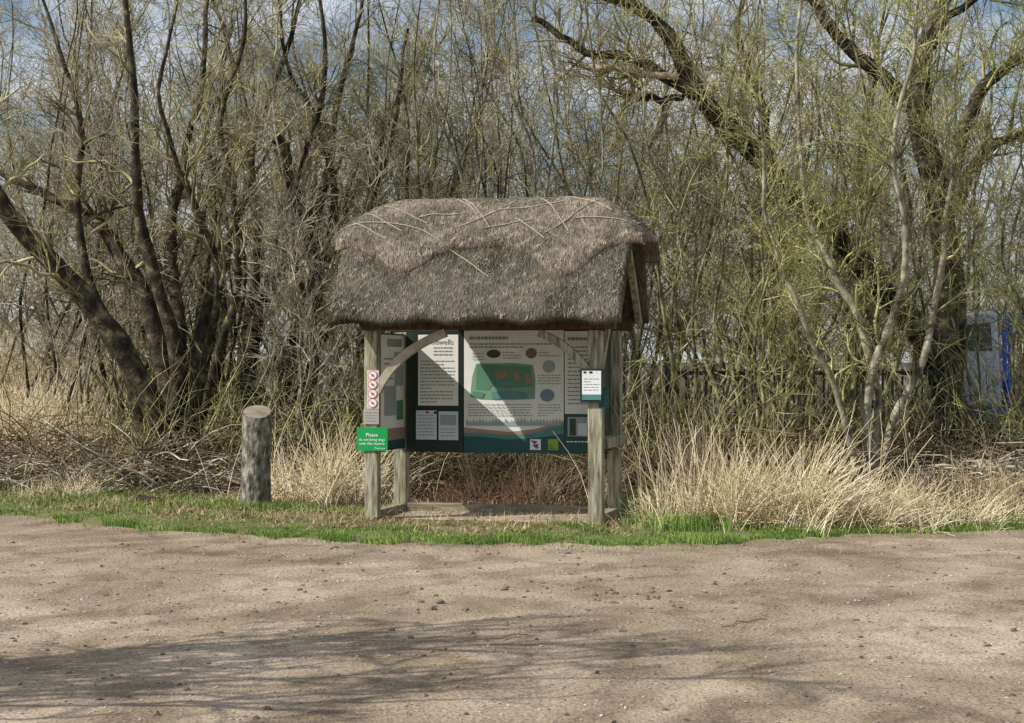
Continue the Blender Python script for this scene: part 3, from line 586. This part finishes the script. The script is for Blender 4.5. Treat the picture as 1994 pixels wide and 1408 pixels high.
st=[pxstem([(505,940,17),(480,720,15),(520,570,12),(600,470,10),(640,350,8),(660,200,6),(700,40,4),(720,-80,3)],25.3,.5),
 pxstem([(520,940,14),(560,740,12),(620,540,9),(650,390,8),(620,250,6),(560,120,4),(540,-20,3)],25.3,-.6),
 pxstem([(515,940,17),(545,740,15),(615,560,14),(600,430,14),(565,335,14),(538,270,15)],25.0,-.4),
 pxstem([(500,940,14),(480,700,12),(500,520,10),(490,350,8),(470,200,6),(430,50,4),(400,-60,3)],25.5,1.2),
 pxstem([(530,940,10),(600,720,9),(680,560,7),(720,400,6),(770,230,5),(790,60,3)],25.2,.4),
 pxstem([(530,940,12),(590,800,11),(610,640,9),(560,480,8),(590,330,6),(640,130,5),(610,-40,3)],25.0,-.9)]
tree('multi_stem_tree','bare lichen-covered tree with a snapped upright stub, between the left tree and shelter','tree',bx(515,25.4),st,BD,TM,k1=15,k2=6,k3=6,buds=600,t0=.3)
w8=.76
st=[pxstem([(1850,940,44),(1850,790,38),(1800,660,33),(1720,560,30),(1620,455,28),(1520,350,26),(1440,270,26),(1385,215,26),(1345,150,23),(1305,75,20),(1245,15,17),(1160,-20,13),(1080,-60,9)],25.6,-1.6,w8),
 pxstem([(1350,185,13),(1290,140,11),(1220,112,9),(1150,103,8),(1100,75,7),(1045,42,6)],24.4,-.4),
 pxstem([(1330,190,7),(1260,192,6),(1190,172,4)],24.4,.4),
 pxstem([(1500,330,12),(1480,200,9),(1440,80,7),(1450,-60,4)],24.7,.8)]
for i,(p,r) in enumerate(st[1:3]): p[0][2]=at(0,[185,190][i],24.4)[2]
st[3][0][0][2]=at(0,330,24.7)[2]
br=pxstem([(1320,150,6),(1235,140,7),(1150,130,6)],24.2,-.2); br[0][0][2]=at(0,150,24.2)[2]; st.append(br)
tree('arching_tree','old tree with one massive bare limb arching up to the left above the shelter','tree',bx(1850,25.6),st,BD,TM,k1=12,k2=5,k3=4,L1=(.4,1.3),buds=300,t0=.25,own={4:M['deadwood']})
st=[pxstem([(1880,940,44),(1845,780,38),(1850,610,35),(1835,450,31),(1810,310,29),(1790,215,26),(1800,100,22),(1840,0,18),(1880,-100,14)],26.3,.2,.85),
 pxstem([(1790,225,20),(1725,155,17),(1645,85,15),(1590,10,13),(1540,-60,10)],26.4,.0,.85),
 pxstem([(1835,400,20),(1890,220,17),(1955,130,13),(2040,80,10),(2120,20,8)],26.3,-.6,.85),
 pxstem([(1830,480,16),(1900,320,13),(1994,255,10),(2090,230,8)],26.3,.8,.85),
 pxstem([(1800,110,14),(1840,40,10),(1920,-20,8),(1960,-80,6)],26.4,-.5,.85)]
for k_,yy in ((1,225),(2,400),(3,480),(4,110)): st[k_][0][0][2]=at(0,yy,26.3)[2]
tree('old_tree','thick dark upright tree forking high up at the right of the picture','tree',bx(1880,26.3),st,BD,TO,k1=16,k2=6,k3=5,L1=(.5,1.5),buds=1800,t0=.3)
st=[pxstem([(1700,1000,12),(1703,860,10),(1700,740,9),(1670,620,8),(1620,520,7),(1580,420,6),(1560,280,5),(1550,120,4),(1560,-50,3)],22.4,.3),
 pxstem([(1695,1000,10),(1690,780,9),(1740,610,8),(1765,450,6),(1740,300,5),(1775,120,4),(1790,-30,3)],22.4,-.6),
 pxstem([(1708,1000,9),(1745,820,8),(1805,670,7),(1835,520,6),(1850,350,4),(1830,150,3)],22.5,.8),
 pxstem([(1690,1000,8),(1650,830,7),(1600,690,6),(1540,560,5),(1490,400,4),(1480,200,3)],22.3,-.4)]
tree('slender_tree','pale slender multi-stemmed tree rising from the dry reeds at right','tree',bx(1700,22.4),st,BG,TO,k1=15,k2=6,k3=5,L1=(.4,1.2),buds=3000)
gen=[(1590,23.9,7,7.3,.30,.034,BO,TO,1500,'yellow-green twiggy shrub in front of the massive arching limb'),
 (1450,23.6,8,7.0,.34,.035,BO,TO,1500,'olive shrub with many thin stems just right of the thatched roof'),
 (1985,24.3,5,7.5,.22,.04,BO,TO,1000,'lichen-green shrub at the right edge of the picture'),
 (1925,25.0,5,6.5,.25,.028,BO,TM,800,'thin-stemmed shrub screening the blue and white vehicle'),
 (1760,28.2,7,8.0,.30,.045,BO,TM,1000,'mossy shrub behind the foot of the thick dark upright tree'),
 (1640,29.0,8,8.5,.30,.045,BO,TM,800,'tall mossy shrub far back beneath the fork of the upright tree'),
 (1340,25.0,8,7.6,.32,.035,BO,TM,600,'mossy shrub behind the right gable of the shelter'),
 (1220,26.2,9,8.0,.30,.034,BO,TG,300,'bare grey shrub rising behind the right half of the thatched roof'),
 (1090,25.4,8,7.6,.30,.032,BG,TM,300,'bare grey shrub behind the middle of the thatched roof'),
 (950,26.4,8,8.0,.30,.036,BD,TG,300,'bare dark-stemmed shrub behind the middle left of the thatched roof'),
 (820,25.2,8,7.8,.32,.036,BO,TM,400,'mossy twiggy shrub behind the left half of the thatched roof'),
 (690,26.0,8,7.6,.34,.04,BO,TM,500,'dense mossy shrub just left of the thatched roof'),
 (600,23.8,5,4.4,.30,.025,BG,TG,200,'low thin-stemmed shrub behind the pale reed tussock and the log post'),
 (420,26.4,8,7.8,.32,.042,BD,TM,500,'bare shrub behind the sweeping left tree, toward the shelter'),
 (150,25.7,6,7.6,.30,.024,BG,TG,400,'thin pale-stemmed shrub standing before the reed bed at left'),
 (40,27.0,8,8.2,.34,.035,BD,TG,400,'bare grey shrub at the far left edge'),
 (390,28.6,8,8.5,.3,.04,BD,TG,300,'tall bare tree filling the gap behind the two left multi-stemmed trees'),
 (240,28.0,9,8.5,.32,.045,BD,TM,300,'tall bare tree directly behind the sweeping left tree')]
for (px,Y,ns_,h,sp_,r,bk,tw,bd,lab) in gen:
    b=bx(px,Y); tree('bare_shrub',lab,'shrub',b,shrub(b[0],Y,ns_,h,sp_,r),bk,tw,'bare shrubs of the thicket',k1=14,k2=6,k3=5,buds=bd,t0=.2,wander=.24)
tree('shade_tree','nearest bare tree outside the left of the picture that shades the foreground track','tree',(-6.1,8.2,0),shrub(-6.1,8.2,9,5.0,.20,.08),BD,TM,k1=10,k2=4,k3=4,L1=(.6,1.4),rm=3.4,t0=.3)
tree('shade_tree','taller bare tree farther outside the left of the picture shading the track','tree',(-7.6,6.9,0),shrub(-7.6,6.9,5,6.0,.16,.10),BD,TM,k1=8,k2=4,k3=3,L1=(.8,1.6),rm=3.0,t0=.35)

# ------------------------------------------------------------------ background thicket
def thicket(name,label,n,Y0,Y1,h0,h1,m,k=(10,5,3),rs=.03,rt=.005,wide=.34):
    Y=rng.uniform(Y0,Y1,n); X=rng.uniform(-wide,wide,n)*Y; kk=~((X/Y>.225)&(Y<34)); X,Y=X[kk],Y[kk]; n=len(X)
    h=rng.uniform(h0,h1,n)*(1+.15*np.sin(X*.9)); d=nrm(np.stack([rng.normal(size=n)*.35,rng.normal(size=n)*.3,np.ones(n)],1))
    p=np.stack([X,Y,np.zeros(n)],1); pts=[p]
    for j in range(6):
        p=p+nrm(d+rng.normal(size=d.shape)*.24)*(h/6)[:,None]; pts.append(p)
    P=np.stack(pts,1); Rr=rng.uniform(.5,1.4,(n,1))*rs*np.linspace(1,.2,7)[None]
    A=spawn(P,Rr,k[0],(.8,2.0),5,.62,.12,.25,.5,t0=.22,rmin=rt*1.5); B=spawn(*A,k[1],(.4,1.1),4,.6,.10,.2,.6,rmin=rt); C=spawn(*B,k[2],(.25,.6),2,.6,.1,.15,.7,rmin=rt*.8)
    return tag(tubes(name,[(P,Rr,5),(*A,3),(*B,3),(*C,3)],m),label,'thicket',kind='stuff')
thicket('background_thicket','mass of bare mossy scrub behind the nearer shrubs',170,28.5,36,5.5,8.5,M['twig_mx'])
thicket('grey_thicket','bare grey scrub mixed in behind the nearer shrubs',130,29,38,6,9.5,M['twig_gr'])
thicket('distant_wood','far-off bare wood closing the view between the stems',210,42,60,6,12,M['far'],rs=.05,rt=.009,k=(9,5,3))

# ------------------------------------------------------------------ fence + vehicle
Yf=24.7; fx0=at(1300,0,Yf)[0]; root=empty('metal_fence',(fx0,Yf,0),'dark metal rail fence glimpsed through the thicket right of the shelter','fence')
Lf=3.7
for i in range(4):
    mb=MB(); x=Lf*i/3; mb.box((x-.035,-.035,0),(x+.035,.035,1.58),M['steel']); mb.build('fence_post',root)
for z in (.25,1.42):
    mb=MB(); mb.box((0,.037,z),(Lf,.06,z+.055),M['steel']); mb.build('rail',root)
mb=MB(); x=.12
while x<Lf-.05: mb.box((x-.012,.062,.1),(x+.012,.086,1.5),M['steel']); x+=.13
mb.build('bars',root)
Yv=27.4; vx=at(1895,0,Yv)[0]; root=empty('parked_vehicle',(vx,Yv,0),'blue and white vehicle partly hidden behind the trees at the right edge','vehicle')
mb=MB(); mb.prism([(-.45,.95),(-.45,1.65),(-.36,2.25),(.12,2.32),(.2,.95)],-.9,.9,M['vwhite']); mb.build('cab',root,bevel=.05)
mb=MB(); mb.prism([(-.38,1.75),(-.30,2.12),(.02,2.15),(.05,1.75)],-.915,-.904,M['glass']); mb.build('side_window',root)
mb=MB(); mb.box((-.6,-.88,.5),(2.4,.88,.945),M['blue']); mb.box((.25,-.92,.95),(2.4,.92,1.35),M['blue']); mb.build('chassis',root,bevel=.02)
for y in (-.92,.92):
    mb=MB()
    for x in (.3,.7,1.1,1.5,1.9,2.37): mb.box((x-.03,y-.03,1.352),(x+.03,y+.03,2.3),M['blue'])
    for z in (1.66,2.0,2.22): mb.box((.27,y-.036,z),(2.4,y+.024,z+.06),M['blue'])
    mb.build('cage_side',root)
for x in (-.15,1.8):
    P=np.array([[[x,-.93,.40],[x,-.91,.40],[x,-.70,.40],[x,-.68,.40]]]); tubes('wheel',[(P,np.array([[.2,.4,.4,.2]]),20)],M['tyre'],root)

# ------------------------------------------------------------------ light, sky, camera
AZ=73.5; EL=36.6
w=bpy.data.worlds.new('World'); S.world=w; w.use_nodes=True; N=w.node_tree.nodes; L=w.node_tree.links
bg=N['Background']; bg.inputs['Strength'].default_value=.09
sky=N.new('ShaderNodeTexSky'); sky.sky_type='NISHITA'; sky.sun_disc=False; sky.sun_elevation=R(EL); sky.sun_rotation=R(180+AZ); sky.air_density=1; sky.dust_density=.6; sky.ozone_density=2.5
tc=N.new('ShaderNodeTexCoord'); mp=N.new('ShaderNodeMapping'); mp.inputs['Scale'].default_value=(1,1,2.2); L.new(tc.outputs['Generated'],mp.inputs[0])
no=N.new('ShaderNodeTexNoise'); no.inputs['Scale'].default_value=8.5; no.inputs['Detail'].default_value=9; L.new(mp.outputs[0],no.inputs['Vector'])
cr=N.new('ShaderNodeValToRGB'); cr.color_ramp.elements[0].position=.40; cr.color_ramp.elements[1].position=.60; L.new(no.outputs['Fac'],cr.inputs[0])
mx=N.new('ShaderNodeMix'); mx.data_type='RGBA'; L.new(cr.outputs[0],mx.inputs['Factor']); L.new(sky.outputs[0],mx.inputs['A']); mx.inputs['B'].default_value=(8.2,8.8,9.8,1)
L.new(mx.outputs['Result'],bg.inputs['Color'])
sun=bpy.data.lights.new('sun','SUN'); sun.energy=5.0; sun.angle=R(.5); sun.color=(1,.96,.88); so=bpy.data.objects.new('sun',sun); COL.objects.link(so)
d=Vector((math.sin(R(AZ))*math.cos(R(EL)),math.cos(R(AZ))*math.cos(R(EL)),-math.sin(R(EL)))); so.rotation_euler=d.to_track_quat('-Z','Y').to_euler()
cam=bpy.data.cameras.new('camera'); cam.sensor_width=36; cam.lens=36*F/1994; cam.clip_end=6000; cam.clip_start=.1; co=bpy.data.objects.new('camera',cam); COL.objects.link(co); co.location=(0,0,H); co.rotation_euler=(R(90),0,0); S.camera=co
S.view_settings.view_transform='Standard'; S.view_settings.look='None'; S.view_settings.exposure=0
